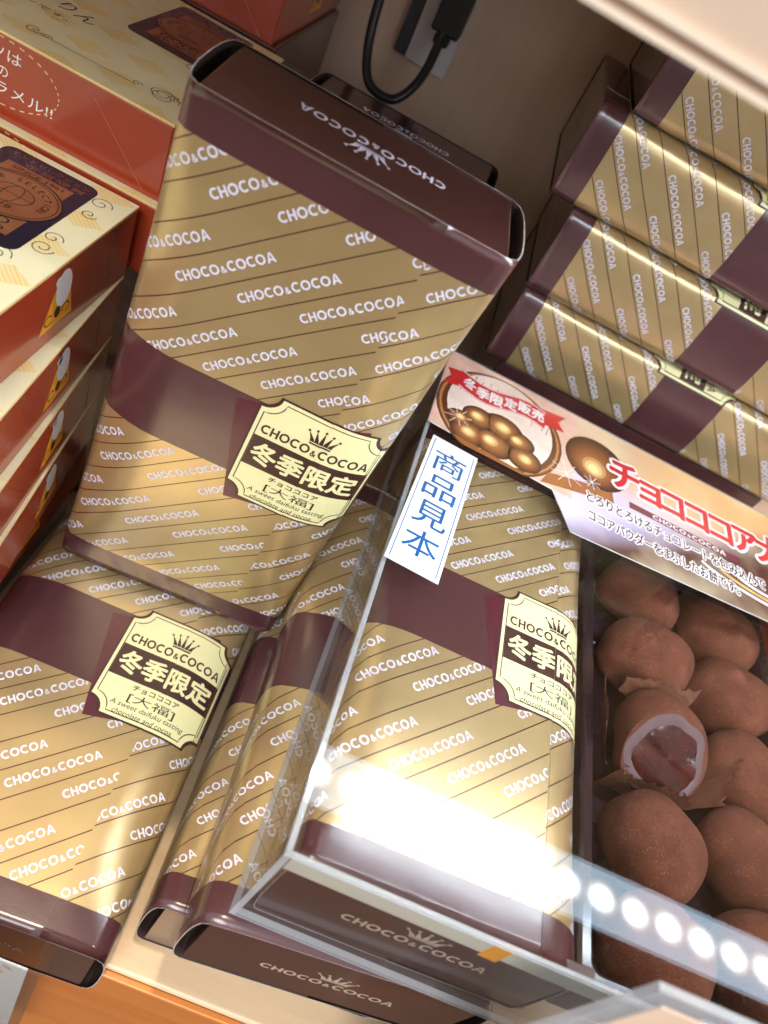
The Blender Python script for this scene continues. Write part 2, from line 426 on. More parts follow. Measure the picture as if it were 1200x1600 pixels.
def side_put(mb, polys, mat, h, nodes, clip=None):
    """wrap flat polygons (u,v) round one half of the sleeve"""
    cuts = sorted(n[0] for n in nodes)
    for q in polys:
        if clip:
            q = clip_rect(q, *clip)
            if not q: continue
        a, b = min(p[0] for p in q), max(p[0] for p in q)
        for i in range(len(cuts) - 1):
            if cuts[i + 1] <= a or cuts[i] >= b: continue
            r = clip_rect(q, cuts[i], cuts[i + 1], -1e9, 1e9)
            if not r: continue
            um = (cuts[i] + cuts[i + 1]) / 2
            ar = sum(r[k][0] * r[(k + 1) % len(r)][1] - r[(k + 1) % len(r)][0] * r[k][1] for k in range(len(r)))
            if abs(ar) < 1e-7: continue
            if ar < 0: r = r[::-1]
            pts = []
            for p in r:
                # evaluate with this segment's own normal
                x0, z0 = section(nodes, p[0], 0); xa, za = section(nodes, um, h); xb, zb = section(nodes, um, 0)
                pts.append((x0 + xa - xb, p[1], z0 + za - zb))
            mb.face(pts, mat)
def make_sleeve(parent):
    mb = MB()
    for nodes, sh in ((NODES_R, SH_R), (NODES_L, (0, 0))):
        vs = [.3 * i for i in range(17)] + [6.6, 8.8, 11.0] + [LEN - .3 * i for i in range(16, -1, -1)]
        for i in range(len(nodes) - 1):
            (u0, p0), (u1, p1) = nodes[i], nodes[i + 1]
            for j in range(len(vs) - 1):
                v0, v1 = vs[j], vs[j + 1]
                q = [(u0, v0, p0), (u1, v0, p1), (u1, v1, p1), (u0, v1, p0)]
                if nodes is NODES_L: q = q[::-1]
                uv = [((-ST * u + CT * v) + sh[0] - .30, v) for u, v, p in q]
                mb.face([(p[0], v, p[1]) for u, v, p in q], 'gold', uv)
    # inner skin and cut rims
    th = .035
    for nodes in (NODES_R, NODES_L):
        for i in range(len(nodes) - 1):
            (u0, p0), (u1, p1) = nodes[i], nodes[i + 1]
            a, b = section(nodes, (u0 * .999 + u1 * .001), -th), section(nodes, (u0 * .001 + u1 * .999), -th)
            for v0, v1 in zip(vs, vs[1:]):
                q = [(a[0], v0, a[1]), (b[0], v0, b[1]), (b[0], v1, b[1]), (a[0], v1, a[1])]
                mb.face(q if nodes is NODES_L else q[::-1], 'inside')
            mb.face([(p0[0], 0, p0[1]), (p1[0], 0, p1[1]), (b[0], 0, b[1]), (a[0], 0, a[1])], 'rim')
            mb.face([(p0[0], LEN, p0[1]), (p1[0], LEN, p1[1]), (b[0], LEN, b[1]), (a[0], LEN, a[1])], 'rim')
    # raised edge of the glued overlap
    mb.face([(SEAM, 0, THK), (SEAM, LEN, THK), (SEAM, LEN, THK + LIP), (SEAM, 0, THK + LIP)], 'rim')
    sl = mb.build('sleeve', parent, smooth=True)
    # the repeated lettering, cut by the bands and by the overlap as on the printed sheet
    tx = MB(); cap = .275; wd = 2.88; sx = wd / LOGO_W
    for nodes, sh, ur in ((NODES_R, SH_R, (SEAM, HW + AL + 2.5)), (NODES_L, (0, 0), (-HW - AL - 2.5, SEAM))):
        for row in range(-4, 32):
            n0 = 11.66 - .885 * row
            a0 = 6.31 + 1.45 * row
            n0 += sh[0]; a0 += sh[1]
            for k in range(-14, 14):
                a = a0 + k * PER
                ox, oy = a * CT - n0 * ST, a * ST + n0 * CT
                if ox < ur[0] - 3 or ox > ur[1] + .5 or oy < -2.5 or oy > LEN + .5: continue
                polys = xf(LOGO, sx, cap, ox, oy, math.radians(42))
                for v0, v1 in ((V_A, V_B), (V_C, V_D)):
                    side_put(tx, polys, 'white_ink', .007, nodes, (ur[0], ur[1], v0, v1))
    pillow(sl); pillow(tx.build('lettering', sl))
    return sl
def smooth01(t): t = max(0, min(1, t)); return t * t * (3 - 2 * t)
PILL = [.34]
def pillow(o):
    """away from its ends the sleeve is rounder: the long edges fall off"""
    for v in o.data.vertices:
        x, y, z = (c / U for c in v.co)
        s = .12 + .88 * smooth01(min(y, LEN - y) / 4.5)
        k = max(0, (abs(x) - 2.4) / 2.0)
        v.co.z = (THK / 2 + (z - THK / 2) * (1 - PILL[0] * s * k * k)) * U
def make_inner(parent):
    mb = MB()
    for y0, y1, m, zz in ((.03, .35, .03, .13), (.351, LEN - .351, .9, .5), (LEN - .35, LEN - .03, .03, .13)): mb.box((-HW + m, y0, zz), (HW - m, y1, THK - zz), 'brown_card')
    o = mb.build('inner_box', parent, bevel=.05)
    e = MB(); cap = .40; w = 4.06; polys = xf(LOGO, w / LOGO_W, cap, -w / 2, -.42)
    polys += crown_polys(.05, .10, 1.15, .62)
    plane_put(e, polys, 'tan_ink', (0, .03, THK / 2 + .05), (1, 0, 0), (0, 0, 1), .004); e.build('end_lettering', o); e = MB()
    plane_put(e, polys, 'white_ink', (0, LEN - .03, THK / 2 + .05), (-1, 0, 0), (0, 0, 1), .004)
    e.build('end_lettering', o)
    return o
def make_sticker(parent, dx=0.0):
    """cream shield label with a plum square behind it; wraps over the right-hand edge when shifted"""
    x0, x1, y0, y1, r = .2 + dx, 4.22 + dx, 6.6, 10.95, .52
    cx = (x0 + x1) / 2
    def shield(m):
        a, b, c, d, rr = x0 + m, x1 - m, y0 + m, y1 - m, r + m * .25
        pts = []
        for (px, py, s) in ((a, c, 90), (b, c, 180), (b, d, 270), (a, d, 0)):
            arcp = [(px + rr * math.cos(math.radians(s - 90 * i / 6)), py + rr * math.sin(math.radians(s - 90 * i / 6))) for i in range(7)]
            pts += arcp
        return pts
    mb = MB()
    def put(polys, mat, h):
        R_ = [q for q in polys]
        side_put(mb, R_, mat, h, NODES_R, (SEAM, 12, -9, 99)); side_put(mb, R_, mat, h, NODES_L, (-12, SEAM, -9, 99))
    sq = 2.62; ang = math.radians(57)
    dm = [(cx - .35 + sq * 1.1 * math.cos(ang + k * math.pi / 2), 8.7 + sq * 1.1 * math.sin(ang + k * math.pi / 2)) for k in range(4)]
    put([dm], 'plum', .012)
    put(tri(shield(-.07)), 'stk_brown', .020); put(tri(shield(0)), 'stk_cream', .026)
    o = sh = shield(.13)
    put(stroke(sh, .035, True), 'stk_brown', .031)
    bx0, bx1 = x0 + .15, x1 - .15
    put([[(bx0, 8.05), (bx1, 8.05), (bx1, 9.33), (bx0, 9.33)]], 'stk_brown', .031)
    put(xf(LOGO, 3.5 / LOGO_W, .36, cx - 1.75, 9.48), 'stk_brown', .031)
    put(crown_polys(cx + .05, 9.92, 1.0, .66), 'stk_brown', .031)
    bold_put(put, text_fit('冬季限定', cx - 1.72, cx + 1.72, 8.69, .86), 'stk_cream', .036, .028, 6)
    bold_put(put, text_fit('チョコココア', cx - .85, cx + .85, 7.84, .20), 'ink', .031, .006, 3)
    put(text_fit('[大福]', cx - .85, cx + .85, 7.44, .40, .004), 'ink', .031)
    put(text_fit('A sweet daifuku tasting', cx - 1.35, cx + 1.30, 7.10, .25, 0, shear=.2), 'ink', .031)
    put(text_fit('chocolate and cocoa.', cx - 1.15, cx + 1.05, 6.84, .19, 0, shear=.2), 'ink', .031)
    o = mb.build('sticker', parent); pillow(o); return o
GB = 'wrapped gift boxes'
box0 = thing('gift_box', 'x', 'gift box', group=GB)
make_sleeve(box0); make_inner(box0); make_sticker(box0)
def gift(mat, label, dx=None, first=[True]):
    if first[0]: o = box0; first[0] = False
    else:
        o = copy_tree(box0)
    o.matrix_world = mat; o['label'] = label; o['group'] = GB
    if dx is not None:
        for c in [x for x in bpy.data.objects if x.parent == o and x.name.startswith('sticker')]: bpy.data.objects.remove(c)
        make_sticker(o, dx) if dx not in _stk else _stk_copy(o, dx)
    return o
_stk = {}
def _stk_copy(o, dx):
    c = _stk[dx].copy(); COL.objects.link(c); c.parent = o

def squeeze(o):
    """this box is pressed into its case: the left bulge is flattened, the right shoulder rolls over early"""
    for c in [x for x in bpy.data.objects if x.parent == o]:
        if c.name.startswith('inner'): continue
        for q in [c] + [x for x in bpy.data.objects if x.parent == c]:
            q.data = q.data.copy()
            for v in q.data.vertices:
                x, z = v.co.x / U, v.co.z / U
                if v.co.y < 1.3 * U and z > THK / 2: v.co.z += .11 * ((1.3 - v.co.y / U) / 1.3) ** 2 * U; z = v.co.z / U
                if x < -3.7: v.co.x = (-3.7 + (x + 3.7) * .45) * U
                if x > 2.3:
                    k = (x - 2.3) / 2.1
                    v.co.x = (2.3 + 1.58 * math.sin(k * 1.25) / math.sin(1.25)) * U
                    if z > THK / 2: v.co.z = (z - 1.0 * k * k * (z - THK / 2) / (THK / 2)) * U
TZ = -7.6                      # table top
# standing box, lying box in front of it, sample box in its case, the two under the case, the one behind
D = pose((.9951, .0872, -.0465), (.0464, .0032, .9989), (.0872, -.9962, -.0008), (-6.22, 14.40, -3.60))
gift(D, 'tall gold and brown gift box standing upright at the centre, leaning over the flat one')
gift(yaw(.025, (-6.41, -1.238, TZ)), 'gold gift box lying flat at the front left, brown end past the table edge')
G = gift(yaw(.02, (4.42, .34, .16)), 'gold gift box shut inside the clear acrylic case beside the cocoa sweets', .14)
squeeze(G)
gift(yaw(.07, (3.664, -.10, -3.8)), 'gold gift box directly under the acrylic case, crowned brown end facing the front')
gift(yaw(.04, (2.75, .84, TZ)), 'lowest gold gift box, on the table under the box that carries the acrylic case')
gift(pose((1, 0, 0), (0, 0, 1), (0, -1, 0), (-5.75, 28.8, TZ)), 'shaded gift box standing behind the tall one, dark top end under the cable')
RZ = 3.8
PILL[0] = .07                  # boxes lying in a stack keep their sides flat
flat0 = None
for i, (x, lab) in enumerate(((1.76, 'lowest visible gift box of the stack lying sideways behind the acrylic case'),
                              (1.68, 'second gift box up in the sideways stack behind the acrylic case'),
                              (.5, 'third gift box up in the sideways stack, sticking out farthest to the left'),
                              (1.62, 'topmost gift box of the sideways stack, partly behind the beige shelf edge'))):
    if flat0 is None:
        flat0 = o = thing('gift_box', lab, 'gift box', group=GB); make_sleeve(o); make_inner(o); make_sticker(o, .22)
    else: o = copy_tree(flat0)
    o['label'] = lab; o.matrix_world = pose((0, -1, 0), (1, 0, 0), (0, 0, 1), (x, 29.1, RZ + THK * i))
PILL[0] = .34

# ------------------------------------------------------------------ shelf: table, walls, riser, upper shelf
t = MB(); t.box((-70, -.38, TZ - 2.2), (70, 36.4, TZ), 'wood_top')
tb = t.build('tabletop', bevel=.12); tag(tb, kind='structure')
t = MB(); t.box((-70, -.62, TZ - 24), (70, -.39, TZ - .12), 'wood_orange')
o = t.build('shelf_front_board', bevel=.06); tag(o, 'orange wooden front board below the pale table edge', 'board')
t = MB(); t.box((-70, 36.5, TZ - 2), (70, 38, 60), 'wood_wall')
tag(t.build('back_wall', bevel=.05), 'brown wood grained back wall behind all the boxes', 'wall')
t = MB(); t.box((2.6, 25.2, TZ), (17.5, 33.6, RZ), 'brown_card')
tag(t.build('display_riser', bevel=.1), 'dark riser block underneath the sideways stack of gift boxes', 'riser')

us = thing('upper_shelf', 'out of focus beige upper shelf edge across the top right corner', 'shelf', loc=(0, 5, 19.72))
t = MB(); t.box((-70, .32, .06), (90, 31.3, 1.9), 'beige'); t.build('board', us)
t = MB()
for z0, z1, y0, mt in ((0, .10, 0, 'beige_light'), (.10, .23, .06, 'beige_dark'), (.23, .33, .0, 'beige_light'), (.33, 2.6, .09, 'beige')):
    t.box((-70, y0, z0), (90, .31, z1), mt)
t.build('front_rail', us)
t = MB(); t.box((0, 0, 0), (5.0, .06, 1.6), 'cream_plain')
pc = t.build('price_card', None); pc.location = Vector((2.05, 4.98, 20.24)) * U
tag(pc, 'small pale price card on the beige upper shelf edge', 'price card')
ls = thing('led_strip_lamp', 'long white LED strip lamp under the upper shelf', 'lamp', loc=(2.6, 9.93, 19.66))
t = MB(); t.box((-.1, -1.75, -.10), (62, 1.75, .08), 'alu'); t.build('housing', ls)
t = MB(); t.box((0, -1.5, -.14), (61.8, 1.5, -.102), 'led_glow'); t.build('diffuser', ls); ls.rotation_euler.x = math.radians(7)
for k in range(33):
    if k == 0:
        t = MB(); P = disc(0, 0, .92, n=32)
        t.face([(p[0], p[1], -.03) for p in P][::-1], 'led'); t.face([(p[0], p[1], 0) for p in P], 'led')
        for i in range(32): t.face([(*P[i], -.03), (*P[(i + 1) % 32], -.03), (*P[(i + 1) % 32], 0), (*P[i], 0)], 'led')
        l0 = t.build('led', ls); lo = l0
    else:
        lo = l0.copy(); COL.objects.link(lo); lo.parent = ls
    lo.location = Vector((.4 + 1.86 * k + .1, 0, -.142)) * U

# ------------------------------------------------------------------ red caramel boxes at the left
BW, BD, BH = 16.0, 9.85, 2.6
def make_red():
    root = thing('red_sweet_box', 'x', 'sweet box', group='red sweet boxes')
    t = MB(); t.box((-BW, 0, 0), (0, BD, BH - .10), 'red'); b = t.build('body', root, bevel=.05)
    t = MB()
    # creases on the front and the side
    plane_put(t, stroke([(-2.75, BH - .25), (-.55, .1)], .03), 'red_edge', (0, 0, 0), (1, 0, 0), (0, 0, 1), .004)
    plane_put(t, stroke([(BD - 1.6, .2), (BD - 1.6, BH - .3)], .025) + stroke([(BD - 1.5, .2), (BD - 1.5, BH - .3)], .02), 'red_edge', (0, 0, 0), (0, 1, 0), (0, 0, 1), .004)
    t.build('crease', b); t = MB()
    # orange tag print with a white upper half and a brown swirl, low on the right-hand side
    put = lambda P, m, h: plane_put(t, P, m, (0, 0, 0), (0, 1, 0), (0, 0, 1), h)
    y = BD - 5.4
    put([[(y, .55), (y + 1.75, .55), (y + 1.45, 1.9), (y + .75, 1.95)]], 'orange', .006)
    put([disc(y + 1.12, 1.70, .42, .62, 24), disc(y + .80, 2.05, .16, .16, 14)], 'pale_blue', .010)
    put(stroke(arc(y + .45, .88, .20, .17, 40, 330, 12), .05) + stroke(arc(y + 1.35, .92, .19, .17, 210, -80, 12), .05) + [disc(y + .9, .98, .17, .20, 12)], 'ink', .010)
    t.build('tag_print', b); t = MB()
    # dotted oval with hand lettering on the front
    pf = lambda P, m, h: plane_put(t, P, m, (0, 0, 0), (1, 0, 0), (0, 0, 1), h)
    ov = arc(-5.6, 1.45, 2.0, .98, 0, 360, 76)
    for i in range(0, 76, 2): pf(stroke(ov[i:i + 2], .035), 'yellow', .005)
    pf(text_fit('ナッツは', -6.9, -4.85, 1.98, .36, .02), 'white', .006)
    pf(text_fit('の', -5.6, -5.25, 1.46, .30, .02), 'white', .006)
    pf(text_fit('ザラメル!!', -6.3, -3.75, .98, .36, .02), 'white', .006)
    t.build('oval_print', b)
    t = MB(); t.box((-BW - .02, -.02, BH - .098), (.02, BD + .02, BH - .045), 'yellow'); t.box((-BW - .02, -.02, BH - .045), (.02, BD + .02, BH), 'lid')
    lid = t.build('lid', root, bevel=.02)
    t = MB(); pl = lambda P, m, h: plane_put(t, P, m, (0, 0, BH), (1, 0, 0), (0, 1, 0), h)
    x0, x1, y0, y1, r = -4.15, -1.1, 4.75, 9.55, .35
    rr = []
    for px, py, s in ((x1 - r, y0 + r, -90), (x1 - r, y1 - r, 0), (x0 + r, y1 - r, 90), (x0 + r, y0 + r, 180)): rr += arc(px, py, r, r, s, s + 90, 5)
    pl([rr], 'navy', .006)
    cx, cy = (x0 + x1) / 2, 7.2
    pl([[(cx - 1.05, 7.6), (cx + 1.05, 7.6), (cx + 1.05, 8.75), (cx - 1.05, 8.75)], [(cx - 1.0, 5.3), (cx + 1.0, 5.3), (cx + 1.0, 6.4), (cx - 1.0, 6.4)]], 'copper', .010)
    pl([disc(cx, cy, 1.42, 1.25, 36)], 'ink', .014); pl([disc(cx, cy, 1.36, 1.19, 36)], 'copper', .018)
    pl(stroke(arc(cx, cy, 1.28, 1.11, 0, 360, 36)[:-1], .03, True) + stroke(arc(cx, cy, .62, .5, 0, 360, 28)[:-1], .025, True) + stroke(arc(cx, cy, .25, .5, 0, 360, 28)[:-1], .02, True) + stroke([(cx - .62, cy), (cx + .62, cy)], .02), 'ink', .022)
    word = 'MONDE SELECTION'
    for i, chh in enumerate(word):
        if chh == ' ': continue
        a = math.radians(190 - 200 * i / 14); P, a0, b0, c0, d0 = font_polys(chh, .01)
        q = [[((p[0] - (a0 + b0) / 2) * .30, (p[1] - .35) * .30) for p in z] for z in P]
        pl(xf(q, 1, 1, cx + .98 * math.cos(a), cy + .84 * math.sin(a), a - math.pi / 2), 'ink', .022)
    pl(text_fit('2018', cx - .36, cx + .36, cy - .66, .2, .01), 'ink', .022)
    pl(text_fit('SINCE 1961', cx - .8, cx + .8, 8.55, .18, .01), 'ink', .014)
    pl(text_fit('GOLD', cx - .72, cx + .72, 6.0 - .12, .34, .02), 'navy', .014); pl(text_fit('AWARD', cx - .78, cx + .78, 5.50, .22, .01), 'navy', .014)
    pl(text_fit('モンドセレクション', x0 + .3, x1 - .25, 9.25, .22, .01), 'copper', .010); pl(text_fit('金賞受賞', x0 + .9, x1 - .25, 8.93, .24, .01), 'copper', .010)
    t.build('medal_label', lid); t = MB()
    pl(text_fit('りん', -5.9, -4.6, 3.9, .75, .012, -.12), 'ink', .006)
    pl(text_fit('カリンです。', -7.5, -5.1, 2.9, .28, .0), 'ink', .006)
    sw = lambda c, d, s0, s1, k: stroke([(c + (s0 + (s1 - s0) * i / 24) * math.cos(k * i / 24), d + (s0 + (s1 - s0) * i / 24) * math.sin(k * i / 24)) for i in range(25)], .028)
    pl(stroke([(-5.2, 1.0), (-1.9, 1.15)], .025) + sw(-5.2, 1.15, .30, .02, -9) + sw(-4.75, 1.1, .15, .02, 8) + sw(-1.9, 1.3, .17, .02, 8) + sw(-1.15, 1.45, .42, .1, 11) + sw(-1.0, 1.3, .5, .2, 7) + sw(-.75, 1.6, .22, .05, -8), 'ink', .006)
    pl(stroke([(-5.5, 2.55), (-4.9, 2.55)], .02) + sw(-.8, 8.9, .36, .05, 9) + sw(-.75, 8.1, .26, .05, -8) + sw(-.8, 6.2, .3, .05, 8) + sw(-.75, 5.6, .34, .08, -9) + sw(-1.4, 4.5, .4, .08, 9), 'ink', .006)
    t.build('flourish_print', lid)
    return root
red0 = make_red(); RG = 'red sweet boxes'
def cor(x, y, a): return (x - 9.85 * -math.sin(a), y - 9.85 * math.cos(a))
spots = [(*cor(-11.6, 15.3, 0), 5.40, 0.0, 'top red sweet box of the front left stack, navy medal label on its cream lid'),
         (*cor(-11.62, 15.2, .085), 2.80, .085, 'second red sweet box from the top of the front left stack'),
         (*cor(-11.64, 15.2, .115), .20, .115, 'third red sweet box from the top of the front left stack'),
         (*cor(-11.66, 15.2, .13), -2.40, .13, 'fourth red sweet box down the front left stack, shaded by the lying gift box'),
         (*cor(-11.64, 15.2, .03), -5.00, .03, 'fifth red sweet box down the front left stack, low beside the lying gift box'),
         (-11.3, 16.0, 8.02, -.012, 'red sweet box behind the front left stack, dotted oval lettering on its red front'),
         (-11.1, 15.72, 5.42, -.012, 'red sweet box under the one with dotted oval lettering, only its cream edge showing'),
         (-11.9, 26.3, 10.66, .0, 'red sweet box highest and farthest back at the top left, dark right side')]
for i, (x, y, z, a, lab) in enumerate(spots):
    o = red0 if i == 0 else copy_tree(red0)
    o.matrix_world = yaw(a, (x, y, z)); o['label'] = lab; o['group'] = RG
t = MB(); t.box((-27, 16.4, TZ), (-12.2, 25.2, 5.4), 'brown_card'); tag(t.build('carton', bevel=.1), 'plain dark carton holding up the red box with lettering', 'carton')
t = MB(); t.box((-27, 26.4, TZ), (-11.7, 36, 10.65), 'brown_card'); tag(t.build('carton', bevel=.1), 'tall dark carton at the back under the farthest red box', 'carton')
t = MB(); t.box((-27, 5.6, TZ), (-12.0, 15.0, -5.01), 'brown_card'); tag(t.build('carton', bevel=.05), 'flat dark carton under the front left stack of red boxes', 'carton')

# ------------------------------------------------------------------ acrylic display case
CX, CY, CH, PT = 19.0, 22.3, 4.77, .17
case = thing('acrylic_case', 'clear acrylic display case over a gift box and a tray of cocoa sweets', 'display case', loc=(0, 0, 0))
def pane(name, a, b, edge_axis):
    t = MB(); x0, y0, z0 = a; x1, y1, z1 = b
    t.box(a, b, 'acrylic')
    # cut edges are the narrow faces
    dims = [x1 - x0, y1 - y0, z1 - z0]; thin = dims.index(min(dims)); t.mi = []
    ax = [2, 2, 1, 0, 1, 0]
    for k in ax: t.mi.append(t.mat('acrylic') if k == thin else t.mat('acrylic_edge'))
    return t.build(name, case)
g = .003
pane('top_pane', (0, 0, CH - PT), (CX, CY, CH), 2)
pane('front_pane', (PT + g, 0, PT + g), (CX - PT - g, PT, CH - PT - g), 1)
pane('back_pane', (PT + g, CY - PT, PT + g), (CX - PT - g, CY, CH - PT - g), 1)
pane('side_pane', (0, 0, .002), (PT, CY, CH - PT - g), 0)
pane('side_pane', (CX - PT, 0, .002), (CX, CY, CH - PT - g), 0)
pane('floor_pane', (PT + g, 0, .002), (CX - PT - g, CY, .15), 2)
# added strip, coloured as the pale, orange-flecked reflection in the upper front pane
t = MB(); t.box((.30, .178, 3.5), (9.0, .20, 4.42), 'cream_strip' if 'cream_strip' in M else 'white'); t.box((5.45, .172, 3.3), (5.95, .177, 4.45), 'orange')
M['strip'] = simple('grey_cream_reflection', (.60, .57, .48), .5, var=.03); t.mats[0] = 'strip'
tag(t.build('reflection_strip', None), 'painted reflection with an orange mark behind the front pane of the acrylic case', 'painted reflection')
# sample sticker on the lid
t = MB(); X = Vector((1.95 - .08, 15.99 - 16.09, 0)).normalized(); Y = Vector((-X.y, X.x, 0))
O = Vector((-.0, 9.27, CH)); w, h = 1.88, 6.78
t.box((0, 0, 0), (w, h, .012), 'white')
pl = lambda P, m, hh: plane_put(t, P, m, (0, 0, .012), (1, 0, 0), (0, 1, 0), hh)
pl(stroke([(.13, .15), (w - .13, .15), (w - .13, h - .15), (.13, h - .15)], .035, True), 'blue_ink', .004)
for i, chh in enumerate('商品見本'): bold_put(pl, text_fit(chh, .32, w - .32, h - 1.2 - 1.45 * i, 1.18), 'blue_ink', .004, .008, 3)
o = t.build('sample_sticker', None); o.matrix_world = pose(X, Y, Vector((0, 0, 1)), (.03, 9.28, CH + .026))
tag(o, 'white upright sticker with blue characters on the acrylic case lid', 'sticker')

# ------------------------------------------------------------------ picture card lying on the case
def art(name, f):
    tt = NT(name); c = tt.node('TexCoord'); s = tt.node('SeparateXYZ'); tt.link(c.outputs['Object'], s.inputs[0]); f(tt, s.outputs[0], s.outputs[1]); M[name] = tt.m
def bg(tt, x, y):
    # printed picture: cream to gold to lilac, as on the card
    X = tt.math('MULTIPLY', x, 100.0); Yv = tt.math('MULTIPLY', y, 100.0)
    a = tt.mix(tt.ramp(X, 3, 12), (.72, .56, .44), (.72, .42, .18))
    a = tt.mix(tt.ramp(Yv, 3.2, 1.2), a, (.55, .50, .72))
    a = tt.mix(tt.math('MULTIPLY', tt.ramp(tt.math('ADD', X, tt.math('MULTIPLY', Yv, -1.8)), 7.5, 11.0), 1.0), a, (.07, .02, .014))
    sw = tt.math('MULTIPLY', tt.ramp(tt.noise(28, 3, .5), .45, .7), .35)
    a = tt.mix(sw, a, (.85, .76, .52)); tt.bsdf(a, .3, 0, .5, .4, .1)
art('card_art', bg)
def choc_art(tt, x, y):
    n = tt.noise(80, 4); tt.bsdf(tt.mix(tt.ramp(n, .3, .7), (.10, .025, .008), (.36, .13, .03)), .3, 0, .5, .4, .1)
art('choc_art', choc_art)
def gold_art(tt, x, y):
    n = tt.noise(60, 3); tt.bsdf(tt.mix(tt.ramp(n, .3, .7), (.45, .20, .04), (.80, .50, .18)), .3, 0, .5, .4, .1)
art('gold_art', gold_art)
M['red_ink'] = simple('red_ink', (.62, .028, .030), .3, coat=.4, var=.06)
M['white_print'] = simple('white_print', (.82, .78, .80), .3, coat=.4, var=.05)
M['maroon'] = simple('maroon_ink', (.13, .012, .026), .3, coat=.4)
M['spark'] = simple('pale_yellow_print', (.90, .74, .36), .3, coat=.4)
t = MB(); oy = 16.3                                     # card local frame: x as the case, y from its lower edge
outline = [(.02, .42), (5.45, .10), (6.35, -1.75), (18.8, -.9), (18.8, 5.85), (.02, 5.85)]
th = .03
for q in tri(outline): 
    a = sum(q[i][0] * q[(i + 1) % 3][1] - q[(i + 1) % 3][0] * q[i][1] for i in range(3)); q = q if a > 0 else q[::-1]
    t.face([(p[0], p[1], th) for p in q], 'card_art'); t.face([(p[0], p[1], 0) for p in q][::-1], 'white')
for i in range(len(outline)):
    p, q = outline[i], outline[(i + 1) % len(outline)]; t.face([(*p, 0), (*q, 0), (*q, th), (*p, th)], 'white')
card = t.build('picture_card', None, weld=True); card.location = Vector((0, oy, CH + .004)) * U
tag(card, 'printed picture card with red title lying across the back of the acrylic case', 'card')
pr = MB()
clipc = [(1, 0, 18.78), (-1, 0, -.03), (0, 1, 5.84)]
LOWC = (-.32, -5.43, -(.32 * .02 + 5.43 * .43))   # keeps art above the card's sloping lower edge
def cp(P, m, h):
    out = []
    for q in P:
        for c in clipc + ([LOWC] if max(p[0] for p in q) < 5.6 else []):
            if len(q) >= 3: q = clip_half(q, *c)
        if len(q) >= 3: out.append(q)
    plane_put(pr, out, m, (0, 0, th), (1, 0, 0), (0, 1, 0), h * .9)
NG = 9
for k in range(NG):
    f = k / (NG - 1); c0, c1, c2 = (.055, .014, .006), (.33, .115, .028), (.90, .66, .30)
    M['grade%d' % k] = simple('chocolate_print_tone', tuple((a + (b - a) * f * 1.6) if f < .62 else (b + (c - b) * (f - .62) / .38) for a, b, c in zip(c0, c1, c2)), .3, coat=.4, var=.05)
def ball(x, y, r, h, hx=-.28, hy=.22, ry=None, lim=.03, top=NG):
    for k in range(top):
        q = 1 - k / top * .93
        cp([clip_half(disc(x + r * hx * (1 - q), y + r * hy * (1 - q), r * q, (ry or r) * q, 26), 0, -1, -lim)], 'grade%d' % k, h + .0012 * k)
# chocolate cup with truffles
M['blush'] = simple('pink_cream_print', (.74, .48, .38), .3, coat=.4, var=.22, vs=55)
cp([[(.03, .42), (5.45, .10), (6.3, .10), (6.3, 5.84), (.03, 5.84)]], 'blush', .0015)
for k in range(6):
    cp([clip_half(disc(2.85, 2.6, 2.85 - .05 * k, 3.0 - .05 * k, 34), 0, -1, -.03)], 'grade%d' % (0, 2, 4, 6, 4, 1)[k], .003 + .0008 * k)
M['cup_print'] = simple('pale_pink_print', (.80, .66, .58), .3, coat=.4, var=.12, vs=70); cp([clip_half(disc(2.85, 2.75, 2.4, 2.75, 34), 0, -1, -.03)], 'cup_print', .0085)
for x, y, r in ((1.7, .9, .85), (4.1, 1.0, .8), (3.0, 2.2, .95), (2.0, 2.1, .8), (2.75, 1.0, .9), (3.8, 1.9, .7), (1.2, 1.5, .6)): ball(x, y, r, .010, random.uniform(-.3, .3), random.uniform(0, .3), r * .9, .04)
# scribbled chocolate lines, ball, sparkles
rnd = random.Random(3)
for x in (.6, 1.2, 1.9, 3.9, 4.4, 4.9): cp(stroke([(x, 3.2 + rnd.random()), (x + .25, 4.9), (x + .3, 3.4), (x + .6, 4.7)], .03), 'choc_art', .010)
ball(7.35, 3.15, 1.5, .004, -.12, -.38, 1.6)
cp([[(4.9, .2), (8.2, 1.15), (8.1, 1.9), (5.2, 1.0)]], 'grade5', .0035)
for x, y, r in ((6.0, 1.5, .75), (7.15, 1.75, .42), (1.1, 1.55, .6)):
    for k in range(4):
        a = k * math.pi / 4 + .3; cp(stroke([(x - r * math.cos(a), y - r * math.sin(a)), (x + r * math.cos(a), y + r * math.sin(a))], .025), 'white_print', .015)
# red ribbon
top = [(.75 + i * .45, 4.75 - .28 * math.sin(i / 9 * math.pi * 2 - .3)) for i in range(10)]
rib = []
for i in range(9): rib.append([top[i], top[i + 1], (top[i + 1][0], top[i + 1][1] - 1.25), (top[i][0], top[i][1] - 1.25)])
cp(rib, 'red_ink', .016); cp(stroke([(p[0], p[1] - .05) for p in top], .05) + stroke([(p[0], p[1] - 1.2) for p in top], .05), 'white_print', .018)
cp([[(.12, 3.35), (.9, 3.55), (.9, 4.7), (.12, 4.5), (.4, 3.95)]], 'red_ink', .014); cp([[(4.6, 3.9), (5.75, 4.1), (5.4, 4.6), (5.75, 5.2), (4.6, 5.0)]], 'red_ink', .014)
for i, chh in enumerate('冬季限定販売'): bold_put(cp, text_fit(chh, .95 + i * .64, 1.52 + i * .64, 4.12 - .28 * math.sin((i + .55) / 6.3 * math.pi * 2 - .3), .72), 'white_print', .020, .03, 6)
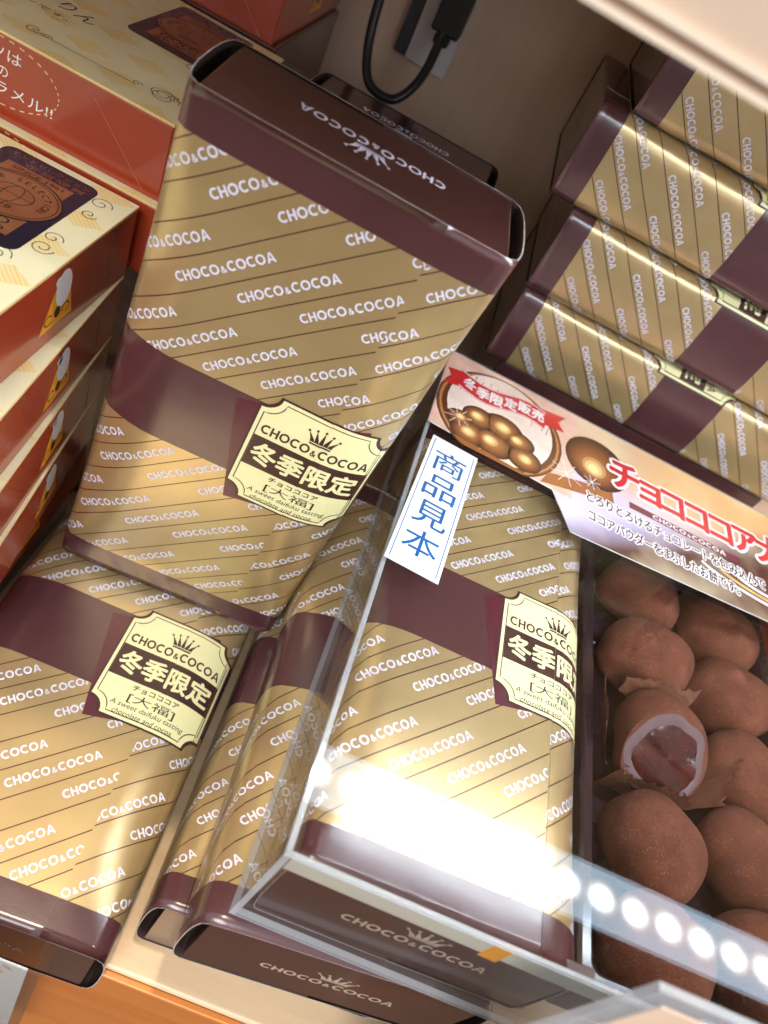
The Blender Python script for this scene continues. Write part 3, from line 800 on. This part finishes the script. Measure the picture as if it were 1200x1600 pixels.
# title with white outline
ttl = 'チョコココア大福'; xs = [8.0, 9.45, 10.5, 11.7, 12.9, 14.1, 15.25, 16.75]; ws = [1.35, .95, 1.05, 1.05, 1.05, 1.15, 1.5, 1.5]; hs = [1.75, 1.2, 1.35, 1.35, 1.35, 1.45, 1.8, 1.9]
for chh, x, w_, h_ in zip(ttl, xs, ws, hs):
    yb = 2.35 + h_ / 2
    bold_put(cp, text_fit(chh, x, x + w_, yb, h_), 'white_print', .018, .20, 12)
    bold_put(cp, text_fit(chh, x, x + w_, yb, h_), 'red_ink', .032, .065, 8)
cp([[(8.9, 1.38), (14.2, 1.38), (14.2, 1.76), (8.9, 1.76)]], 'maroon', .018)
cp(xf(LOGO, 3.5 / LOGO_W, .25, 10.0, 1.45), 'white_print', .022)
for body, a, b, y in (('とろりとろけるチョコレートを包み込んで', 6.95, 15.3, .80), ('ココアパウダーをまぶしたお餅です。', 7.05, 13.9, -.28)):
    bold_put(cp, text_fit(body, a, b, y, .64, 0, .01), 'white_print', .018, .07, 8); bold_put(cp, text_fit(body, a, b, y, .64, 0, .01), 'ink', .026, .014, 3)
# chocolate swirl
for k, (rx, ry) in enumerate(((3.9, 1.0), (3.0, .75), (2.1, .5))):
    cp(stroke(arc(15.9, .75, rx, ry, 200, 335, 18), .14), 'white_print' if k != 1 else 'gold_art', .012)
pr.build('print', card)

# ------------------------------------------------------------------ tray with cocoa daifuku
tr = thing('sweet_tray', 'dark plastic tray holding two rows of cocoa sweets in the case', 'tray', yaw(.02, (9.0, .95, .16)))
TW, TL, TH = 9.0, 19.6, 1.9
t = MB(); rr = .6
def rrect(x0, y0, x1, y1, r, n=5):
    P = []
    for px, py, s in ((x1 - r, y0 + r, -90), (x1 - r, y1 - r, 0), (x0 + r, y1 - r, 90), (x0 + r, y0 + r, 180)): P += arc(px, py, r, r, s, s + 90, n)
    return P
loops = [([(p[0], p[1]) for p in rrect(0, 0, TW, TL, .35)], 0), (rrect(0, 0, TW, TL, .35), TH), (rrect(.10, .10, TW - .10, TL - .10, .35), TH + .1), (rrect(.36, .36, TW - .36, TL - .36, .35), TH + .1), (rrect(.46, .46, TW - .46, TL - .46, .4), TH), (rrect(.75, .75, TW - .75, TL - .75, .5), .12)]
for (A, za), (B, zb) in zip(loops, loops[1:]):
    for i in range(len(A)): j = (i + 1) % len(A); t.face([(*A[i], za), (*A[j], za), (*B[j], zb), (*B[i], zb)], 'tray')
t.face([(*p, .12) for p in loops[-1][0]], 'tray'); t.face([(*p, 0) for p in loops[0][0]][::-1], 'tray')
t.build('tray_shell', tr, smooth=False)
# reddish sleeve wall to the right of the tray
t = MB(); t.box((18.42, .4, .16), (18.50, 21.6, 3.9), 'red')
cpw = MB()
o = t.build('side_card', None)
t2 = MB(); plane_put(t2, xf(LOGO, 7.0 / LOGO_W, .55, 0, 0), 'white_ink', (18.418, 19.0, 2.6), (0, -1, 0), (0, 0, 1), .004); t2.build('lettering', o)
tag(o, 'red brown card wall with pale lettering along the right of the sweet tray', 'card')

DG = 'cocoa dusted sweets'
def daifuku_mesh(seed, rx, ry, rz, cut=None):
    rnd = random.Random(seed); bm = bmesh.new(); bmesh.ops.create_icosphere(bm, subdivisions=5, radius=1)
    ph = [rnd.uniform(0, 6.28) for _ in range(8)]; am = [rnd.uniform(.018, .045) for _ in range(4)]
    for v in bm.verts:
        x, y, z = v.co; e = 2.6
        k = (abs(x) ** e + abs(y) ** e + abs(z) ** e) ** (-1 / e)
        w = 1 + am[0] * math.sin(2 * math.atan2(y, x) + ph[0]) + am[1] * math.sin(3 * math.atan2(y, x) + ph[1]) + am[2] * math.sin(3 * z + 2 * x + ph[2]) + am[3] * math.sin(4 * y + ph[3])
        v.co = Vector((x * k * w * rx, y * k * w * ry, (z * k * w) * rz * (1 if z > 0 else .86))) * U
    return bm
def daifuku(x, y, z, r, rot, seed, label):
    bm = daifuku_mesh(seed, *r); me = bpy.data.meshes.new('cocoa_daifuku'); bm.to_mesh(me); bm.free()
    for p in me.polygons: p.use_smooth = True
    me.materials.append(M['cocoa']); o = bpy.data.objects.new('cocoa_daifuku', me); COL.objects.link(o)
    o.location = Vector((x, y, z)) * U; o.rotation_euler = rot
    return tag(o, label, 'sweet', DG)
rows = [(11.55, 16.75, .0, 'cocoa dusted sweet at the back left of the tray, by the picture card'), (15.3, 16.4, .1, 'cocoa dusted sweet at the back right of the tray, by the red card wall'),
        (11.65, 13.25, .2, 'left cocoa dusted sweet with the paper cup tip over it, behind the cut one'), (15.45, 13.25, .1, 'right cocoa dusted sweet in the second row from the back'),
        None, (15.7, 10.05, .0, 'right cocoa dusted sweet beside the cut one'),
        (11.7, 5.85, .0, 'left cocoa dusted sweet just in front of the cut one'), (15.4, 6.75, .1, 'right cocoa dusted sweet in the second row from the front'),
        (11.7, 2.62, .1, 'front left cocoa dusted sweet under the row of light reflections'), (15.5, 3.5, .0, 'front right cocoa dusted sweet at the picture edge')]
for i, d in enumerate(rows):
    if d: daifuku(d[0], d[1], 1.72 + d[2] * .5, (1.67, 1.50, 1.34), (random.uniform(-.12, .12), random.uniform(-.12, .12), -.55 + random.uniform(-.25, .25)), i + 11, d[3])
# the cut one
nrm = Vector((-.02, -.66, .75)).normalized()
cx0 = Vector((11.95, 9.5, 2.0))
cut = thing('cut_daifuku', 'cut cocoa sweet showing lilac mochi and dark chocolate filling', 'sweet', loc=cx0, group=DG)
bm = daifuku_mesh(77, 1.68, 1.62, 1.5)
pc0 = nrm * .74 * U
bmesh.ops.bisect_plane(bm, geom=bm.verts[:] + bm.edges[:] + bm.faces[:], plane_co=pc0, plane_no=nrm, clear_outer=True)
me = bpy.data.meshes.new('cocoa_shell'); bm.to_mesh(me)
bnd = [e for e in bm.edges if e.is_boundary]; pts = list({v for e in bnd for v in e.verts}); ring = [v.co.copy() for v in pts]; bm.free()
for p in me.polygons: p.use_smooth = True
me.materials.append(M['cocoa']); o = bpy.data.objects.new('cocoa_shell', me); COL.objects.link(o); o.parent = cut
ex = nrm.cross(Vector((0, 0, 1))).normalized(); ey = nrm.cross(ex).normalized() * -1
if ey.z < 0: ey = -ey; 
ex = ey.cross(nrm)
c0 = sum(ring, Vector()) / len(ring)
ring = sorted(ring, key=lambda p: math.atan2((p - c0).dot(ey), (p - c0).dot(ex)))
P2 = [((p - c0).dot(ex) / U, (p - c0).dot(ey) / U) for p in ring]
t = MB(); n = len(P2); C0 = c0 / U
rnd = random.Random(5)
def lift(p, h): return C0 + ex * p[0] + ey * p[1] + nrm * h
wob = [1 + .035 * math.sin(3 * a + 1) + .025 * math.sin(5 * a) for a in [2 * math.pi * i / n for i in range(n)]]
def rg(s, off=(0, 0), sxx=1.0): return [(p[0] * s * w * sxx + off[0], p[1] * s * w + off[1]) for p, w in zip(P2, wob)]
R0 = [(p[0] * .997, p[1] * .997) for p in P2]; lo = [(R0, 0.0), (rg(.92), .02), (rg(.86, (.03, -.05)), .02), (rg(.77, (.05, -.08)), .02), (rg(.73, (.05, -.09)), 0)]
for (A, ha), (B, hb) in zip(lo, lo[1:]):
    for i in range(n): j = (i + 1) % n; t.face([lift(A[i], ha), lift(A[j], ha), lift(B[j], hb), lift(B[i], hb)], 'mochi' if ha else 'cocoa')
t.build('mochi_layer', cut, smooth=True)
t = MB(); lo = [(rg(.755, (.05, -.09)), .0), (rg(.66, (.05, -.09)), .03), (rg(.45, (.05, -.09)), .04), (rg(.22, (.08, -.12)), .045), (rg(.02, (.08, -.12)), .05)]
for (A, ha), (B, hb) in zip(lo, lo[1:]):
    for i in range(n):
        j = (i + 1) % n; f_ = lambda p, h: lift(p, h + .05 * math.sin(p[1] * 6 + p[0] * 2))
        t.face([f_(A[i], ha), f_(A[j], ha), f_(B[j], hb), f_(B[i], hb)], 'choc')
t.build('chocolate_filling', cut, smooth=True)
# pinked baking paper under the cut sweet: four flaps rising round it
pp = thing('baking_paper', 'brown zigzag edged paper under the cut sweet', 'paper cup', loc=(11.9, 9.6, .3))
rnf = random.Random(21)
def flap(base_a, base_b, tip_a, tip_b, bend, nz=7):
    """flap from a base edge up to a zigzag outer edge"""
    t = MB(); A, B, C_, D_ = (Vector(p) for p in (base_a, base_b, tip_b, tip_a)); rowsn = 6; prev = None; th_ = Vector((0, 0, .015))
    for r in range(rowsn + 1):
        s = r / rowsn; row = []
        for k in range(2 * nz + 1):
            u = k / (2 * nz); p = A.lerp(B, u).lerp(D_.lerp(C_, u), s) + Vector(bend) * math.sin(math.pi * s) * .5
            if r == rowsn and k % 2: p = p - (D_.lerp(C_, u) - A.lerp(B, u)).normalized() * .22
            p = p + Vector((rnf.uniform(-1, 1), rnf.uniform(-1, 1), rnf.uniform(-1, 1))) * .022 + Vector((0, 0, .10 * math.sin(u * 7 + s * 3)))
            row.append(p)
        if prev:
            for k in range(2 * nz): t.face([prev[k], prev[k + 1], row[k + 1], row[k]], 'cup_paper'); t.face([prev[k + 1] - th_, prev[k] - th_, row[k] - th_, row[k + 1] - th_], 'cup_paper')
        prev = row
    return t.build('flap', pp, smooth=False)
flap((-1.6, 1.3, 1.0), (-1.6, -1.3, 1.0), (-2.95, .9, 3.0), (-2.8, -1.0, 2.9), (-.1, 0, -.1))
flap((1.1, 1.55, 1.6), (-1.5, 1.55, 1.6), (1.1, 2.15, 3.0), (-1.6, 1.75, 2.35), (0, .05, .1))
flap((1.55, -1.5, .8), (1.6, 1.0, .8), (2.15, -1.7, 2.4), (3.05, .85, 2.75), (.1, 0, -.1))
flap((-1.6, -1.6, .3), (1.5, -1.6, .3), (-1.5, -1.75, 1.9), (1.5, -1.6, 1.8), (0, 0, 0))

# ------------------------------------------------------------------ cable, adapter plate on the back wall
cb = thing('power_cable', 'black power cable looping down in front of the back wall', 'cable', loc=(0, 0, 0))
ctrl = [(-9.6, 34.0, 17.0), (-9.72, 33.6, 14.0), (-9.6, 33.2, 12.0), (-9.30, 32.8, 10.6), (-8.75, 32.3, 9.62), (-8.0, 32.2, 9.30), (-7.25, 32.3, 9.42), (-6.72, 32.8, 10.1), (-6.5, 33.4, 11.0), (-6.5, 34.0, 12.2), (-6.52, 34.3, 13.1)]
def spline(P, k=6):
    P = [Vector(p) for p in P]; out = []
    for i in range(len(P) - 1):
        a, b, c, d = P[max(i - 1, 0)], P[i], P[i + 1], P[min(i + 2, len(P) - 1)]
        for j in range(k):
            t_ = j / k; out.append(.5 * ((2 * b) + (c - a) * t_ + (2 * a - 5 * b + 4 * c - d) * t_ * t_ + (3 * b - a - 3 * c + d) * t_ ** 3))
    return out + [P[-1]]
t = MB(); t.tube(spline(ctrl), .22, 'black_plastic', 12); t.build('cord', cb, smooth=True)
t = MB(); t.box((-7.15, 33.9, 12.4), (-5.75, 35.2, 17.5), 'black_plastic'); t.box((-6.85, 34.0, 11.9), (-6.1, 34.9, 12.4), 'black_plastic'); t.build('plug', cb, bevel=.12)
ad = thing('wall_adapter', 'grey white adapter plate with a charcoal side on the back wall behind the cable', 'adapter', loc=(0, 0, 0))
t = MB(); t.box((-7.95, 35.7, 10.3), (-5.75, 36.5, 19), 'grey_plastic'); t.build('plate', ad, bevel=.08)
t = MB(); t.box((-8.6, 35.9, 10.35), (-7.96, 36.5, 19), 'grey_dark'); t.build('side_cover', ad, bevel=.05)

# ------------------------------------------------------------------ price cards at the shelf front
pk = thing('price_holder', 'clear price holder with a peach card at the lower right', 'price holder', loc=(5.85, -1.6, -8))
t = MB(); t.box((0, 0, 0), (14, .16, 17.45), 'frost'); t.build('holder', pk)
M['peach'] = simple('peach_card', (.80, .60, .45), .5, var=.06, vs=30)
t = MB(); t.box((.42, -.03, 0), (13.5, -.004, 16.95), 'peach'); t.build('card', pk)
lk = thing('leaf_card', 'white card with orange leaf print in a clear holder at the lower left', 'price card', loc=(-9.68, -2.2, -16))
t = MB(); t.box((0, 0, 0), (5.75, .03, 13.55), 'white'); cdm = t.build('card', lk)
t = MB(); rnd = random.Random(9); P = []
for k in range(90):
    x, y, a, s = rnd.uniform(.1, 5.6), rnd.uniform(.2, 13.3), rnd.uniform(0, 6.28), rnd.uniform(.10, .26)
    P.append([(x + s * math.cos(a), y + s * math.sin(a)), (x + .4 * s * math.cos(a + 1.6), y + .4 * s * math.sin(a + 1.6)), (x - s * math.cos(a), y - s * math.sin(a)), (x + .4 * s * math.cos(a - 1.6), y + .4 * s * math.sin(a - 1.6))])
plane_put(t, P, 'orange', (0, 0, 0), (1, 0, 0), (0, 0, 1), .004); t.build('leaf_print', cdm)
t = MB(); t.box((0, -.10, 0), (6.1, -.04, 13.9), 'acrylic'); t.build('holder', lk)
bpy.context.view_layer.update()
